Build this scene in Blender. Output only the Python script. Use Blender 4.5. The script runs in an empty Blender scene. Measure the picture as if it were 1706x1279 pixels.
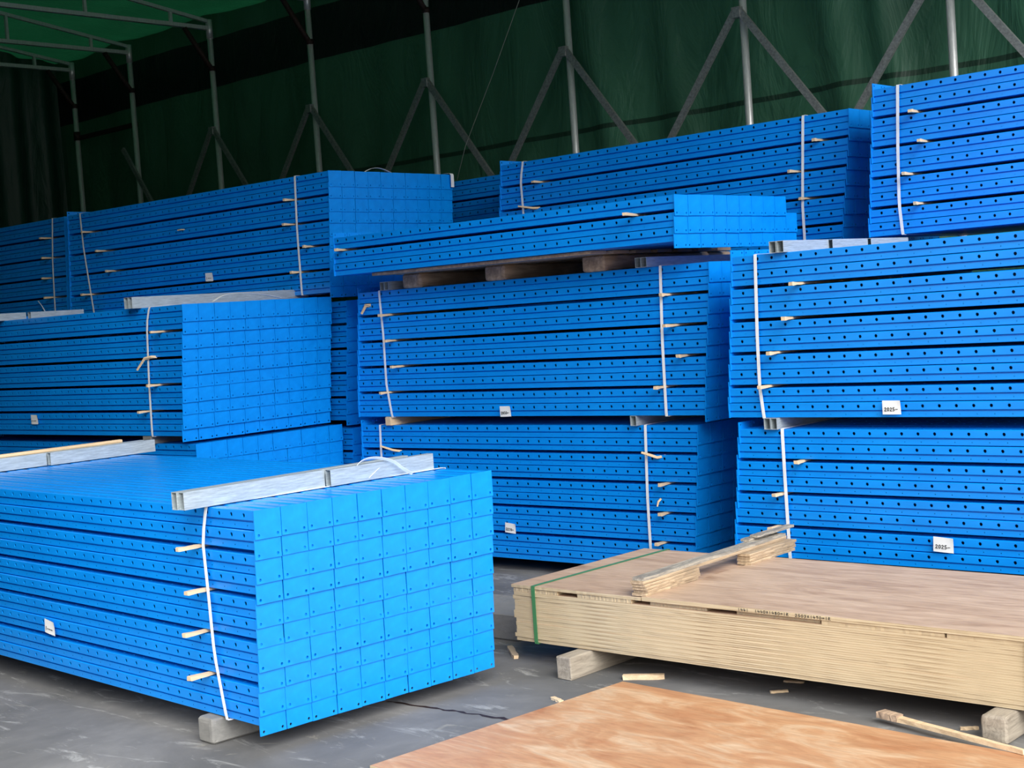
import bpy, bmesh, math, random
from mathutils import Matrix, Vector
random.seed(7)
S = bpy.context.scene
COL = S.collection
# ---------------------------------------------------------------- camera
F_PX = 2445.1
cam_d = bpy.data.cameras.new('camera'); cam_d.sensor_width = 36.0; cam_d.lens = F_PX / 1706 * 36.0
cam_d.clip_start = 0.05; cam_d.clip_end = 400
cam = bpy.data.objects.new('camera', cam_d); COL.objects.link(cam)
YAW, PITCH, ROLL, CZ = -0.7470, -0.0494, -0.0690, 1.548
fw = Vector((math.sin(YAW) * math.cos(PITCH), math.cos(YAW) * math.cos(PITCH), math.sin(PITCH)))
r0 = Vector((math.cos(YAW), -math.sin(YAW), 0)); u0 = r0.cross(fw)
cr, sr = math.cos(ROLL), math.sin(ROLL)
rv = cr * r0 + sr * u0; uv = -sr * r0 + cr * u0
cam.matrix_world = Matrix(((rv.x, uv.x, -fw.x, 0), (rv.y, uv.y, -fw.y, 0), (rv.z, uv.z, -fw.z, CZ), (0, 0, 0, 1)))
S.camera = cam
# ---------------------------------------------------------------- sky and exposure
W = bpy.data.worlds.new('overcast_sky'); S.world = W; W.use_nodes = True
wn = W.node_tree; wn.nodes.clear()
wo = wn.nodes.new('ShaderNodeOutputWorld'); wb = wn.nodes.new('ShaderNodeBackground')
wr = wn.nodes.new('ShaderNodeValToRGB'); wx = wn.nodes.new('ShaderNodeSeparateXYZ'); wt = wn.nodes.new('ShaderNodeTexCoord')
wn.links.new(wt.outputs['Generated'], wx.inputs[0]); wn.links.new(wx.outputs['Z'], wr.inputs[0])
wn.links.new(wr.outputs[0], wb.inputs[0]); wn.links.new(wb.outputs[0], wo.inputs[0])
wr.color_ramp.elements[0].color = (0.60, 0.59, 0.57, 1); wr.color_ramp.elements[0].position = 0.0
wr.color_ramp.elements[1].color = (1.0, 1.0, 1.0, 1); wr.color_ramp.elements[1].position = 0.35
wb.inputs[1].default_value = 1.25
sun_d = bpy.data.lights.new('hazy_sun', 'SUN'); sun_d.energy = 4.5; sun_d.angle = math.radians(45); sun_d.color = (1, .98, .95)
sun = bpy.data.objects.new('hazy_sun', sun_d); COL.objects.link(sun)
sun.rotation_euler = Vector((.90, -.46, .66)).to_track_quat('Z', 'Y').to_euler()
S.view_settings.view_transform = 'Standard'; S.view_settings.look = 'None'
S.view_settings.gamma = 1.0; S.view_settings.use_curve_mapping = False
S.view_settings.exposure = 0.22

# ---------------------------------------------------------------- materials
def newmat(name):
    m = bpy.data.materials.new(name); m.use_nodes = True
    return m, m.node_tree, m.node_tree.nodes['Principled BSDF']
def noise(nt, scale, detail=4, rough=.6, vec=None, dist=0):
    n = nt.nodes.new('ShaderNodeTexNoise'); n.inputs['Scale'].default_value = scale
    n.inputs['Detail'].default_value = detail; n.inputs['Roughness'].default_value = rough; n.inputs['Distortion'].default_value = dist
    if vec is not None: nt.links.new(vec, n.inputs['Vector'])
    return n
def mapped(nt, scale=(1, 1, 1), kind='Object'):
    tc = nt.nodes.new('ShaderNodeTexCoord'); mp = nt.nodes.new('ShaderNodeMapping'); mp.inputs['Scale'].default_value = scale
    nt.links.new(tc.outputs[kind], mp.inputs[0]); return mp.outputs[0]
def ramp(nt, fac, stops):
    r = nt.nodes.new('ShaderNodeValToRGB'); nt.links.new(fac, r.inputs[0]); e = r.color_ramp.elements
    e[0].position, e[0].color = stops[0][0], (*stops[0][1], 1); e[1].position, e[1].color = stops[-1][0], (*stops[-1][1], 1)
    for p, c in stops[1:-1]:
        k = e.new(p); k.color = (*c, 1)
    return r
def mix(nt, fac, a, b, mode='MIX'):
    m = nt.nodes.new('ShaderNodeMix'); m.data_type = 'RGBA'; m.blend_type = mode
    for s, v in ((m.inputs[0], fac), (m.inputs[6], a), (m.inputs[7], b)):
        if hasattr(v, 'links'): nt.links.new(v, s)
        elif isinstance(v, tuple): s.default_value = (*v, 1)
        else: s.default_value = v
    return m.outputs[2]
def bump(nt, b, h, strength=.2, dist=.01):
    n = nt.nodes.new('ShaderNodeBump'); n.inputs['Strength'].default_value = strength; n.inputs['Distance'].default_value = dist
    nt.links.new(h, n.inputs['Height']); nt.links.new(n.outputs[0], b.inputs['Normal'])
M = {}
def blue():
    m, nt, b = newmat('blue_powder_coat')
    v = mapped(nt, (1.5, 8, 8)); n = noise(nt, 2.5, 5, .6, v)
    r = ramp(nt, n.outputs[0], [(.3, (0.001, .225, .76)), (.7, (0.002, .275, .86))])
    v2 = mapped(nt, (1, 3, 3)); n2 = noise(nt, 9, 6, .7, v2); r2 = ramp(nt, n2.outputs[0], [(.74, (0, 0, 0)), (.80, (1, 1, 1))])
    nt.links.new(mix(nt, r2.outputs[0], r.outputs[0], (.05, .27, .78)), b.inputs['Base Color'])
    b.inputs['Roughness'].default_value = .30; b.inputs['Specular IOR Level'].default_value = .45
    n3 = noise(nt, 3, 2, .5, mapped(nt, (1, 6, 6))); bump(nt, b, n3.outputs[0], .035, .02)
    M['blue'] = m
blue()
def metal(key, name, c1, c2, rough, mscale=(1, 1, 12), met=.75):
    m, nt, b = newmat(name); n = noise(nt, 14, 5, .65, mapped(nt, mscale))
    r = ramp(nt, n.outputs[0], [(.3, c1), (.7, c2)]); nt.links.new(r.outputs[0], b.inputs['Base Color'])
    b.inputs['Metallic'].default_value = met; b.inputs['Roughness'].default_value = rough
    M[key] = m
metal('zinc', 'galvanised_steel', (.36, .42, .45), (.62, .70, .73), .42, (12, 1, 12), .45)
metal('pipe', 'galvanised_pipe', (.60, .60, .60), (.82, .82, .82), .34, (10, 10, 1.2), .4)
metal('dull', 'dull_grey_steel', (.26, .27, .27), (.52, .53, .52), .6, (4, 4, 4))
metal('rust', 'brown_primer_steel', (.035, .022, .02), (.08, .05, .045), .7, (4, 4, 4))
def wood(key, name, stops, scale, nscale=6, rough=.75, bs=.25):
    m, nt, b = newmat(name); v = mapped(nt, scale); n = noise(nt, nscale, 8, .7, v, .6)
    r = ramp(nt, n.outputs[0], stops); n2 = noise(nt, 3, 3, .5, mapped(nt, (1, 1, 1)))
    c = mix(nt, n2.outputs[0], r.outputs[0], tuple(x * .82 for x in stops[-1][1]))
    nt.links.new(c, b.inputs['Base Color']); b.inputs['Roughness'].default_value = rough; bump(nt, b, n.outputs[0], bs, .004)
    M[key] = m
wood('stick', 'fresh_split_wood', [(.3, (.50, .30, .14)), (.55, (.75, .54, .32)), (.8, (.85, .66, .44))], (8, 1, 10))
wood('oldwood', 'weathered_timber', [(.38, (.13, .105, .08)), (.5, (.29, .25, .20)), (.62, (.42, .365, .29))], (9, .9, 9))
wood('darkwood', 'dark_stained_timber', [(.36, (.09, .06, .045)), (.48, (.26, .18, .13)), (.62, (.55, .40, .28))], (7, 1, 7), 4)
wood('greywood', 'dirty_grey_timber', [(.25, (.10, .10, .10)), (.55, (.20, .20, .19)), (.8, (.30, .29, .27))], (3, 3, 6))
wood('lath', 'rough_ply_lath', [(.38, (.08, .05, .03)), (.49, (.32, .21, .12)), (.62, (.60, .46, .30))], (14, .8, 30), 5)
wood('lathgrey', 'weathered_grey_lath', [(.43, (.03, .035, .045)), (.5, (.18, .17, .15)), (.60, (.50, .44, .35))], (10, 1.5, 20), 6)
def plyface(key, name, a, bb, c, sc):
    m, nt, b = newmat(name); v = mapped(nt, sc); n = noise(nt, 3.2, 7, .62, v, 1.2)
    r = ramp(nt, n.outputs[0], [(.28, a), (.5, bb), (.72, c)])
    n2 = noise(nt, 26, 3, .5, mapped(nt, (.5, 3, 1))); r2 = ramp(nt, n2.outputs[0], [(.35, (.85, .85, .85)), (.6, (1, 1, 1))])
    nt.links.new(mix(nt, 1.0, r.outputs[0], r2.outputs[0], 'MULTIPLY'), b.inputs['Base Color'])
    b.inputs['Roughness'].default_value = .6; bump(nt, b, n2.outputs[0], .08, .003); M[key] = m
plyface('plyface', 'plywood_veneer', (.36, .225, .14), (.52, .36, .245), (.62, .45, .32), (.7, 4, 1))
plyface('plyface2', 'orange_plywood_veneer', (.42, .18, .08), (.53, .29, .15), (.66, .49, .33), (.9, 2.2, 1))
def plyedge():
    m, nt, b = newmat('plywood_edge_plies'); v = mapped(nt, (.7, 1.0, 120), 'Generated' if False else 'Object'); n = noise(nt, 1.9, 8, .75, v, .3)
    r = ramp(nt, n.outputs[0], [(.36, (.16, .10, .05)), (.445, (.45, .345, .21)), (.54, (.57, .465, .30)), (.68, (.66, .56, .39))])
    nt.links.new(r.outputs[0], b.inputs['Base Color']); b.inputs['Roughness'].default_value = .8; bump(nt, b, n.outputs[0], .3, .003)
    M['plyedge'] = m
plyedge()
def simple(key, name, c, rough=.5, metal_=0, var=.12):
    m, nt, b = newmat(name); n = noise(nt, 18, 4)
    r = ramp(nt, n.outputs[0], [(.3, tuple(x * (1 - var) for x in c)), (.7, c)]); nt.links.new(r.outputs[0], b.inputs['Base Color'])
    b.inputs['Roughness'].default_value = rough; b.inputs['Metallic'].default_value = metal_; M[key] = m
simple('strap', 'white_plastic_strapping', (.85, .87, .90), .4)
simple('greenstrap', 'green_plastic_strapping', (.06, .22, .09), .45)
simple('paper', 'white_paper', (.86, .87, .88), .8, 0, .05)
simple('ink', 'black_marker_ink', (.02, .02, .02), .6)
simple('cord', 'pale_cord', (.30, .32, .28), .7)
def floor_mat():
    m, nt, b = newmat('worn_concrete'); n = noise(nt, .9, 8, .65, mapped(nt, (1, 1, 1)), .4)
    r = ramp(nt, n.outputs[0], [(.38, (.12, .12, .118)), (.52, (.175, .172, .167)), (.66, (.25, .245, .235))])
    n2 = noise(nt, 2.2, 6, .75, mapped(nt, (1.0, 3.6, 1)), 1.5); r2 = ramp(nt, n2.outputs[0], [(.56, (0, 0, 0)), (.72, (1, 1, 1))])
    c = mix(nt, r2.outputs[0], r.outputs[0], (.42, .42, .40))
    n4 = noise(nt, 1.1, 5, .7, mapped(nt, (1.2, 2.0, 1)), 2); r4 = ramp(nt, n4.outputs[0], [(.64, (0, 0, 0)), (.76, (.8, .8, .8))])
    c = mix(nt, r4.outputs[0], c, (.46, .43, .35))
    n3 = noise(nt, 60, 4, .7); r3 = ramp(nt, n3.outputs[0], [(.25, (.80, .80, .80)), (.7, (1, 1, 1))])
    nt.links.new(mix(nt, 1.0, c, r3.outputs[0], 'MULTIPLY'), b.inputs['Base Color'])
    b.inputs['Roughness'].default_value = .82; bump(nt, b, n3.outputs[0], .25, .004); M['floor'] = m
floor_mat()
def tarp(key, name, base, trans, band=False):
    m, nt, b = newmat(name); n = noise(nt, 1.3, 6, .6, mapped(nt, (1, 1, .6)))
    r = ramp(nt, n.outputs[0], [(.3, tuple(x * .7 for x in base)), (.7, base)])
    n2 = noise(nt, 4.5, 9, .8, mapped(nt, (1.6, 1, 3)), 1.5); r2 = ramp(nt, n2.outputs[0], [(.62, (0, 0, 0)), (.80, (.5, .5, .5))])
    c = mix(nt, r2.outputs[0], r.outputs[0], (base[0] * 2 + .01, base[1] * 1.4 + .01, base[2] * 1.7 + .01))
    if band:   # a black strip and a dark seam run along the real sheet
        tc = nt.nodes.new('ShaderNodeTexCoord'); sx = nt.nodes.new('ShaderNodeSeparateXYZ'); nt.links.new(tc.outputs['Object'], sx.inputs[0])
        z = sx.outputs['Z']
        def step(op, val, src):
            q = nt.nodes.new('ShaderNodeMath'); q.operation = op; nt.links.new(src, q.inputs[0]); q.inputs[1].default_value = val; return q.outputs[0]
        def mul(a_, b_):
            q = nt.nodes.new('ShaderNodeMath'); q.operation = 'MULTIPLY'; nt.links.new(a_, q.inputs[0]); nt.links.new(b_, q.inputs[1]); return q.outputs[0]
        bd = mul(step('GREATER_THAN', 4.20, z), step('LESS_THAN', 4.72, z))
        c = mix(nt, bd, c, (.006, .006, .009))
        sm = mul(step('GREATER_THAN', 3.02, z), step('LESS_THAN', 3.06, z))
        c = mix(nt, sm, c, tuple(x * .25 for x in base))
    nt.links.new(c, b.inputs['Base Color']); b.inputs['Roughness'].default_value = .5
    n5 = noise(nt, 3, 5, .6, mapped(nt, (1, 1, .35)), .8); bump(nt, b, n5.outputs[0], .5, .08)
    if trans:
        t = nt.nodes.new('ShaderNodeBsdfTranslucent'); nt.links.new(c, t.inputs[0])
        mx = nt.nodes.new('ShaderNodeMixShader'); mx.inputs[0].default_value = trans
        out = nt.nodes['Material Output']; nt.links.new(b.outputs[0], mx.inputs[1]); nt.links.new(t.outputs[0], mx.inputs[2]); nt.links.new(mx.outputs[0], out.inputs[0])
    M[key] = m
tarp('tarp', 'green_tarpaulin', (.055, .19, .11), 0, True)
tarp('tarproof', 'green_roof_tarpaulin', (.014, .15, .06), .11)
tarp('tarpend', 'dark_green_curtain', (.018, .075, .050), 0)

# ---------------------------------------------------------------- mesh helpers
def link(name, me, mats, parent=None, loc=None, rz=0):
    o = bpy.data.objects.new(name, me); COL.objects.link(o)
    if mats:
        for k in (mats if isinstance(mats, (list, tuple)) else [mats]):
            if len(me.materials) < (len(mats) if isinstance(mats, (list, tuple)) else 1): me.materials.append(M[k])
    if parent: o.parent = parent
    if loc is not None: o.location = loc
    if rz: o.rotation_euler = (0, 0, rz)
    return o
def tag(o, label=None, cat=None, group=None, kind=None):
    if label: o['label'] = label
    if cat: o['category'] = cat
    if group: o['group'] = group
    if kind: o['kind'] = kind
    return o
def empty(name, loc, rz=0):
    o = bpy.data.objects.new(name, None); COL.objects.link(o); o.location = loc; o.rotation_euler = (0, 0, rz); o.empty_display_size = .05
    return o
def to_mesh(name, verts, faces, fm=None):
    me = bpy.data.meshes.new(name); me.from_pydata([tuple(v) for v in verts], [], faces)
    if fm: me.polygons.foreach_set('material_index', fm)
    me.update(); return me
def box(V, Fc, a, b, T=None):
    n = len(V)
    for z in (a[2], b[2]):
        for x, y in ((a[0], a[1]), (b[0], a[1]), (b[0], b[1]), (a[0], b[1])):
            p = Vector((x, y, z)); V.append(T @ p if T else p)
    Fc += [(n + 3, n + 2, n + 1, n), (n + 4, n + 5, n + 6, n + 7)] + [(n + i, n + (i + 1) % 4, n + 4 + (i + 1) % 4, n + 4 + i) for i in range(4)]
def bevel_box(name, size, bev, seg=2, jitter=0):
    """a solid box from the origin with rounded edges"""
    bm = bmesh.new(); bmesh.ops.create_cube(bm, size=1)
    for v in bm.verts: v.co = Vector(((v.co.x + .5) * size[0], (v.co.y + .5) * size[1], (v.co.z + .5) * size[2]))
    bmesh.ops.bevel(bm, geom=bm.edges[:] + bm.verts[:], offset=bev, segments=seg, affect='EDGES', profile=.6)
    if jitter:
        for v in bm.verts: v.co += Vector([random.uniform(-jitter, jitter) for _ in range(3)])
    me = bpy.data.meshes.new(name); bm.to_mesh(me); bm.free(); return me
def ribbon(path, width_dir, width, thick_dirs, thick):
    """flat band along a path: width along width_dir, thickness along the given outward directions"""
    V, Fc = [], []
    n = len(path)
    for p, t in zip(path, thick_dirs):
        p = Vector(p); w = Vector(width_dir) * width / 2; t = Vector(t) * thick
        V += [p - w, p + w, p + w + t, p - w + t]
    for i in range(n - 1):
        for j in range(4):
            a = 4 * i + j; b_ = 4 * i + (j + 1) % 4; Fc.append((a, b_, b_ + 4, a + 4))
    Fc += [(3, 2, 1, 0), (4 * n - 4, 4 * n - 3, 4 * n - 2, 4 * n - 1)]
    return V, Fc
def tube_mesh(name, pts, r, seg=10, smooth=True):
    V, Fc = [], []
    pts = [Vector(p) for p in pts]; up = Vector((0.123, .97, .2))
    for i, p in enumerate(pts):
        d = (pts[min(i + 1, len(pts) - 1)] - pts[max(i - 1, 0)]).normalized(); a = d.cross(up).normalized(); b_ = d.cross(a)
        rr = r[i] if isinstance(r, (list, tuple)) else r
        for k in range(seg):
            t = 2 * math.pi * k / seg; V.append(p + a * math.cos(t) * rr + b_ * math.sin(t) * rr)
    for i in range(len(pts) - 1):
        for k in range(seg): Fc.append((i * seg + k, i * seg + (k + 1) % seg, (i + 1) * seg + (k + 1) % seg, (i + 1) * seg + k))
    Fc += [tuple(range(seg))[::-1], tuple(range((len(pts) - 1) * seg, len(pts) * seg))]
    me = to_mesh(name, V, Fc)
    if smooth: me.polygons.foreach_set('use_smooth', [True] * len(Fc))
    return me
def bar_mesh(name, a, b, w, t, side=(0, 1, 0)):
    """square bar from a to b"""
    a, b = Vector(a), Vector(b); d = (b - a).normalized(); s = Vector(side); s = (s - d * s.dot(d)).normalized(); q = d.cross(s)
    V = []
    for p in (a, b):
        for i, j in ((-1, -1), (1, -1), (1, 1), (-1, 1)): V.append(p + q * i * w / 2 + s * j * t / 2)
    return to_mesh(name, V, [(3, 2, 1, 0), (4, 5, 6, 7)] + [(i, (i + 1) % 4, 4 + (i + 1) % 4, 4 + i) for i in range(4)])

# ---------------------------------------------------------------- large structure
WALL_Y, EAVE, X_END, X_OPEN, RIDGE_Y, NEAR_Y, X_SHADEWALL = 9.68, 4.86, -16.35, -0.9, 5.9, 2.2, -6.0
V, Fc = [], []
for p in ((-40, -30), (40, -30), (40, 30), (-40, 30)): V.append(Vector((p[0], p[1], 0)))
Fc = [(0, 1, 2, 3)]
fl = link('floor', to_mesh('floor', V, Fc), 'floor'); tag(fl, kind='structure')
def cloth(name, mat, nx, nz, fn):
    V = [fn(i / nx, j / nz) for j in range(nz + 1) for i in range(nx + 1)]
    Fc = [(j * (nx + 1) + i, j * (nx + 1) + i + 1, (j + 1) * (nx + 1) + i + 1, (j + 1) * (nx + 1) + i) for j in range(nz) for i in range(nx)]
    me = to_mesh(name, V, Fc); me.polygons.foreach_set('use_smooth', [True] * len(Fc))
    o = link(name, me, mat); tag(o, kind='structure'); return o
def fold(x, z):
    f = .030 * math.sin(x * 2.1 + .5 * math.sin(z * .9)) + .018 * math.sin(x * 5.3 + z * .8 + 1) + .012 * math.sin(x * 11 - z * 1.5)
    for c, w, k in ((-7.55, .16, .10), (-6.85, .14, .07), (-5.35, .16, .13), (-4.95, .10, .08), (-3.9, .2, .08)):
        f += k * math.exp(-((x - c - .10 * math.sin(z * 1.3) + .08 * (z - 3)) / w) ** 2)
    return f
cloth('wall_back', 'tarp', 520, 40, lambda s, t: Vector((X_END - .3 + s * (X_OPEN - X_END + .3), WALL_Y + .10 - fold(X_END + s * (X_OPEN - X_END), t * EAVE) * (1 - .5 * t), t * (EAVE + .16))))
def roof_z(y): return EAVE + .03 + .145 * (WALL_Y - y) if y > RIDGE_Y else EAVE + .03 + .145 * (WALL_Y - RIDGE_Y) - .145 * (RIDGE_Y - y)
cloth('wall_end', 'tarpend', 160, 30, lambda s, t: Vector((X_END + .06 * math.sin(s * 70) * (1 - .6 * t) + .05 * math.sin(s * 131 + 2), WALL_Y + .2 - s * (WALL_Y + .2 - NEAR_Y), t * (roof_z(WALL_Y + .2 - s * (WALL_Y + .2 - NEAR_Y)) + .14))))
cloth('ceiling', 'tarproof', 150, 60, lambda s, t: Vector((X_END - .3 + s * (X_OPEN - X_END + .3), WALL_Y + .16 - t * (WALL_Y - NEAR_Y), roof_z(WALL_Y - t * (WALL_Y - NEAR_Y)) + .09 - .05 * abs(math.sin(math.pi * s * (X_OPEN - X_END) / 1.65)) + .015 * math.sin(t * 60 + s * 9))))
cloth('unseen_shade_wall', 'tarpend', 120, 20, lambda s, t: Vector((X_END + s * (X_SHADEWALL - X_END), NEAR_Y + .05 * math.sin(s * 60), t * (EAVE + .1))))  # unseen tarp wall, placed and sized to keep light off the left stacks

# tent frame: one pole with its two diagonal braces, knee brace and roof truss per bay
POLES = [-15.62, -14.40, -12.87, -11.25, -9.60, -7.94, -6.21, -4.55, -2.9, -1.25]
PY = 9.56; PTOP = 4.80; APEX = 3.69
names_p = ['second in from the dark curtain corner'] * 0
where = ['standing in the dark corner by the end curtain', 'second from the dark end curtain, with a stub brace', 'third from the end curtain under the nearest visible roof truss',
         'fourth from the end curtain, behind the long dark stack', 'behind the top of the beam ends at upper left', 'left of the tarpaulin wrinkle, behind the pallet load',
         'behind the wide rear stack', 'rising behind the top right stack', 'beyond the right edge of view', 'last before the open end']
def truss(x, o, spans):
    y1 = NEAR_Y + .1
    link('truss_chord', bar_mesh('truss_chord', (x, PY, 4.76), (x, y1, 4.76), .05, .04, (0, 0, 1)), 'pipe', o)
    zr = PTOP + .03 + .145 * (PY - RIDGE_Y)
    link('truss_chord', bar_mesh('truss_chord', (x, PY, PTOP + .03), (x, RIDGE_Y, zr), .035, .035, (0, 0, 1)), 'pipe', o)
    link('truss_chord', bar_mesh('truss_chord', (x, RIDGE_Y, zr), (x, y1, zr - .145 * (RIDGE_Y - y1)), .035, .035, (0, 0, 1)), 'pipe', o)
    me = None
    for k in range(1, 12):
        y = PY - .48 - (k - 1) * 1.0
        if y < y1: break
        zt = PTOP + .03 + .145 * (PY - max(y, 2 * RIDGE_Y - y)) if y > RIDGE_Y else zr - .145 * (RIDGE_Y - y)
        zt = zr - .145 * abs(y - RIDGE_Y)
        link('truss_post', bar_mesh('truss_post', (x, y, 4.77), (x, y, zt), .03, .03, (0, 1, 0)), 'pipe', o)
for i, x in enumerate(POLES):
    o = empty('tent_frame_pole', (0, 0, 0))
    tag(o, 'round galvanised steel tent pole ' + where[i], 'pole', 'galvanised poles along the back tarpaulin')
    link('pole', tube_mesh('pole', [(x, PY, 0), (x, PY, PTOP + .02)], .030, 16), 'pipe', o)
    link('pole_cap', tube_mesh('pole_cap', [(x, PY, PTOP - .15), (x, PY, PTOP + .05)], .035, 12), 'pipe', o)
    link('knee_brace', tube_mesh('knee_brace', [(x, PY + .02, 4.33), (x, PY - .04, 4.37), (x, PY - .32, 4.74)], .028, 10), 'rust', o)
    link('brace_clamp', tube_mesh('brace_clamp', [(x, PY, 4.31), (x, PY, 4.36)], .037, 12), 'rust', o)
    ax = x - .02
    if i >= 2:
        for s in (-1, 1):
            link('diagonal_brace', bar_mesh('diagonal_brace', (ax + s * .02, PY - .05, APEX), (ax + s * .84, PY - .05 , 2.62), .050, .03), 'dull', o)
        V, Fc = [], []; box(V, Fc, (ax - .035, PY - .075, APEX - .05), (ax + .035, PY - .02, APEX + .03)); link('bracket', to_mesh('bracket', V, Fc), 'dull', o)
    if i == 1:
        link('diagonal_brace', bar_mesh('diagonal_brace', (x - .2, PY - .05, 3.70), (x + .55, PY - .05, 2.7), .05, .03), 'dull', o)
    if i in (0,):
        link('coupler', tube_mesh('coupler', [(x, PY, 3.93), (x, PY, 4.03)], .040, 12), 'rust', o)
    truss(x, o, 0)
o = link('side_rail', bar_mesh('side_rail', (POLES[0], PY + .03, 3.96), (POLES[1], PY + .03, 3.96), .05, .03), 'rust')
tag(o, 'dark brown horizontal rail joining the two poles in the far left corner', 'rail')
o = link('girt_rail', bar_mesh('girt_rail', (POLES[0], PY, 2.60), (X_OPEN, PY, 2.60), .05, .03), 'dull')
tag(o, 'grey horizontal rail along the back tarpaulin at the feet of the braces', 'rail')
o = link('thin_cord', tube_mesh('thin_cord', [(-8.386, 9.5, 4.22), (-8.75, 9.48, 3.62), (-9.13, 9.47, 3.05), (-9.25, 9.45, 2.75)], .0035, 6), 'cord')
tag(o, 'thin pale cord hanging slantwise in front of the green tarpaulin wall', 'cord')

# ---------------------------------------------------------------- steel beams
PITCH_R, GAP, BH, CW, BW, HOLE = .0744, .014, .0708, .1175, .106, .0812
def ngon(cx, cy, r, n, ph=0, sx=1): return [(cx + r * sx * math.cos(2 * math.pi * k / n + ph), cy + r * math.sin(2 * math.pi * k / n + ph)) for k in range(n)]
def strip_with_holes(V, Fc, L, z0, z1, r, place, depth, off, inset=1.0):
    """a strip along -x..0 from z0 to z1 with a round hole in each cell; place(x, z, d) gives the 3-D point"""
    n = int(L / HOLE); rem = (L - n * HOLE) / 2; cz = (z0 + z1) / 2
    def q(pts):
        b0 = len(V); V.extend(place(*p) for p in pts); return list(range(b0, b0 + len(pts)))
    cells = [(-L, -L + rem)] + [(-L + rem + i * HOLE, -L + rem + (i + 1) * HOLE) for i in range(n)] + [(-rem, 0)]
    for ci, (xa, xb) in enumerate(cells):
        if ci in (0, len(cells) - 1):
            i = q([(xa, z0, 0), (xb, z0, 0), (xb, z1, 0), (xa, z1, 0)]); Fc.append(i); continue
        cx = (xa + xb) / 2 + off
        w = (z1 - z0) / 2
        a = q([(xa, z0, 0), (cx, z0, 0), (xb, z0, 0), (xb, cz, 0), (xb, z1, 0), (cx, z1, 0), (xa, z1, 0), (xa, cz, 0)])
        h = q([(x, z, 0) for x, z in ngon(cx, cz, r, 8, -math.pi * .75)])
        for k in range(8): Fc.append((a[k], a[(k + 1) % 8], h[(k + 1) % 8], h[k]))
        if depth:
            g = q([(x, z, depth) for x, z in ngon(cx, cz, r, 8, -math.pi * .75)])
            for k in range(8): Fc.append((h[k], h[(k + 1) % 8], g[(k + 1) % 8], g[k]))
def beam_mesh(L, full=True):
    V, Fc = [], []
    w, h = BW, BH
    def quadstrip(prof):
        for a, b in zip(prof, prof[1:]):
            n = len(V); V.extend([Vector((-L, *a)), Vector((0, *a)), Vector((0, *b)), Vector((-L, *b))]); Fc.append((n, n + 1, n + 2, n + 3))
    e = .0025
    # near side, bottom to top: lower strip, undercut step, upper face
    if full:
        strip_with_holes(V, Fc, L, .0015, .0265, .0022, lambda x, z, d: Vector((x, .0055 + d, z)), .0, .012)
        quadstrip([(.0055, .0265), (.014, .0265), (.014, .0305), (0, .0345)])
        strip_with_holes(V, Fc, L, .0345, h - e, .0082, lambda x, z, d: Vector((x, d, z)), .004, 0)
    else:
        quadstrip([(.0055, .0015), (.0055, .0265), (.014, .0265), (.014, .0305), (0, .0345), (0, h - e)])
    # top: rolled edge, strip with holes, shallow rib, plain
    quadstrip([(0, h - e), (e, h), (.012, h)])
    if full: strip_with_holes(V, Fc, L, .012, .040, .006, lambda x, z, d: Vector((x, z, h - d)), .003, .02)
    else: quadstrip([(.012, h), (.040, h)])
    quadstrip([(.040, h), (.046, h - .004), (.066, h - .004), (.072, h), (w - e, h), (w, h - e), (w, .0015), (w - .0015, 0), (.007, 0), (.0055, .0015)])
    return to_mesh('channel', V, Fc)
PT = .0045
def plate_mesh(down, holes=True):
    """end plate: a thin sheet in the YZ plane with two bolt holes; hangs below (right end) or stands above (left end)"""
    V, Fc = [], []
    w = CW - .0030; y0 = BW / 2 - w / 2
    za, zb = (BH - .105, BH + .001) if down else (-.001, .104)
    hz = za + .014 if down else zb - .014
    r = .0058
    def q(pts):
        b0 = len(V); V.extend(Vector(p) for p in pts); return list(range(b0, b0 + len(pts)))
    if not holes:
        box(V, Fc, (0, y0, za), (PT, y0 + w, zb)); return to_mesh('end_plate', V, Fc)
    hs = [y0 + .016, y0 + w - .016]
    ys = [y0, y0 + .032, y0 + w - .032, y0 + w]; zc = (hz - .014, hz + .014) 
    zc = (za, za + .028) if down else (zb - .028, zb)
    zr = (za + .028, zb) if down else (za, zb - .028)
    rings = []
    for xx, flip in ((PT, False), (0, True)):
        def f(i): Fc.append(tuple(i[::-1]) if flip else tuple(i))
        for k in (0, 2):
            cx = (ys[k] + ys[k + 1]) / 2; cz = sum(zc) / 2
            a = q([(xx, ys[k], zc[0]), (xx, cx, zc[0]), (xx, ys[k + 1], zc[0]), (xx, ys[k + 1], cz), (xx, ys[k + 1], zc[1]), (xx, cx, zc[1]), (xx, ys[k], zc[1]), (xx, ys[k], cz)])
            h = q([(xx, x, z) for x, z in ngon(cx, cz, r, 8, -math.pi * .75)]); rings.append(h)
            for j in range(8): f([a[j], a[(j + 1) % 8], h[(j + 1) % 8], h[j]])
        f(q([(xx, ys[1], zc[0]), (xx, ys[2], zc[0]), (xx, ys[2], zc[1]), (xx, ys[1], zc[1])]))
        f(q([(xx, ys[0], zr[0]), (xx, ys[3], zr[0]), (xx, ys[3], zr[1]), (xx, ys[0], zr[1])]))
    for a, b in ((0, 2), (1, 3)):
        for j in range(8): Fc.append((rings[a][j], rings[a][(j + 1) % 8], rings[b][(j + 1) % 8], rings[b][j]))
    y1 = y0 + w
    for a, b in (((y0, za), (y1, za)), ((y1, za), (y1, zb)), ((y1, zb), (y0, zb)), ((y0, zb), (y0, za))):
        Fc.append(tuple(q([(0, *a), (0, *b), (PT, *b), (PT, *a)])))
    return to_mesh('end_plate', V, Fc)
ORD = ['first', 'second', 'third', 'fourth', 'fifth', 'sixth', 'seventh', 'eighth', 'ninth', 'tenth']
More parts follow.
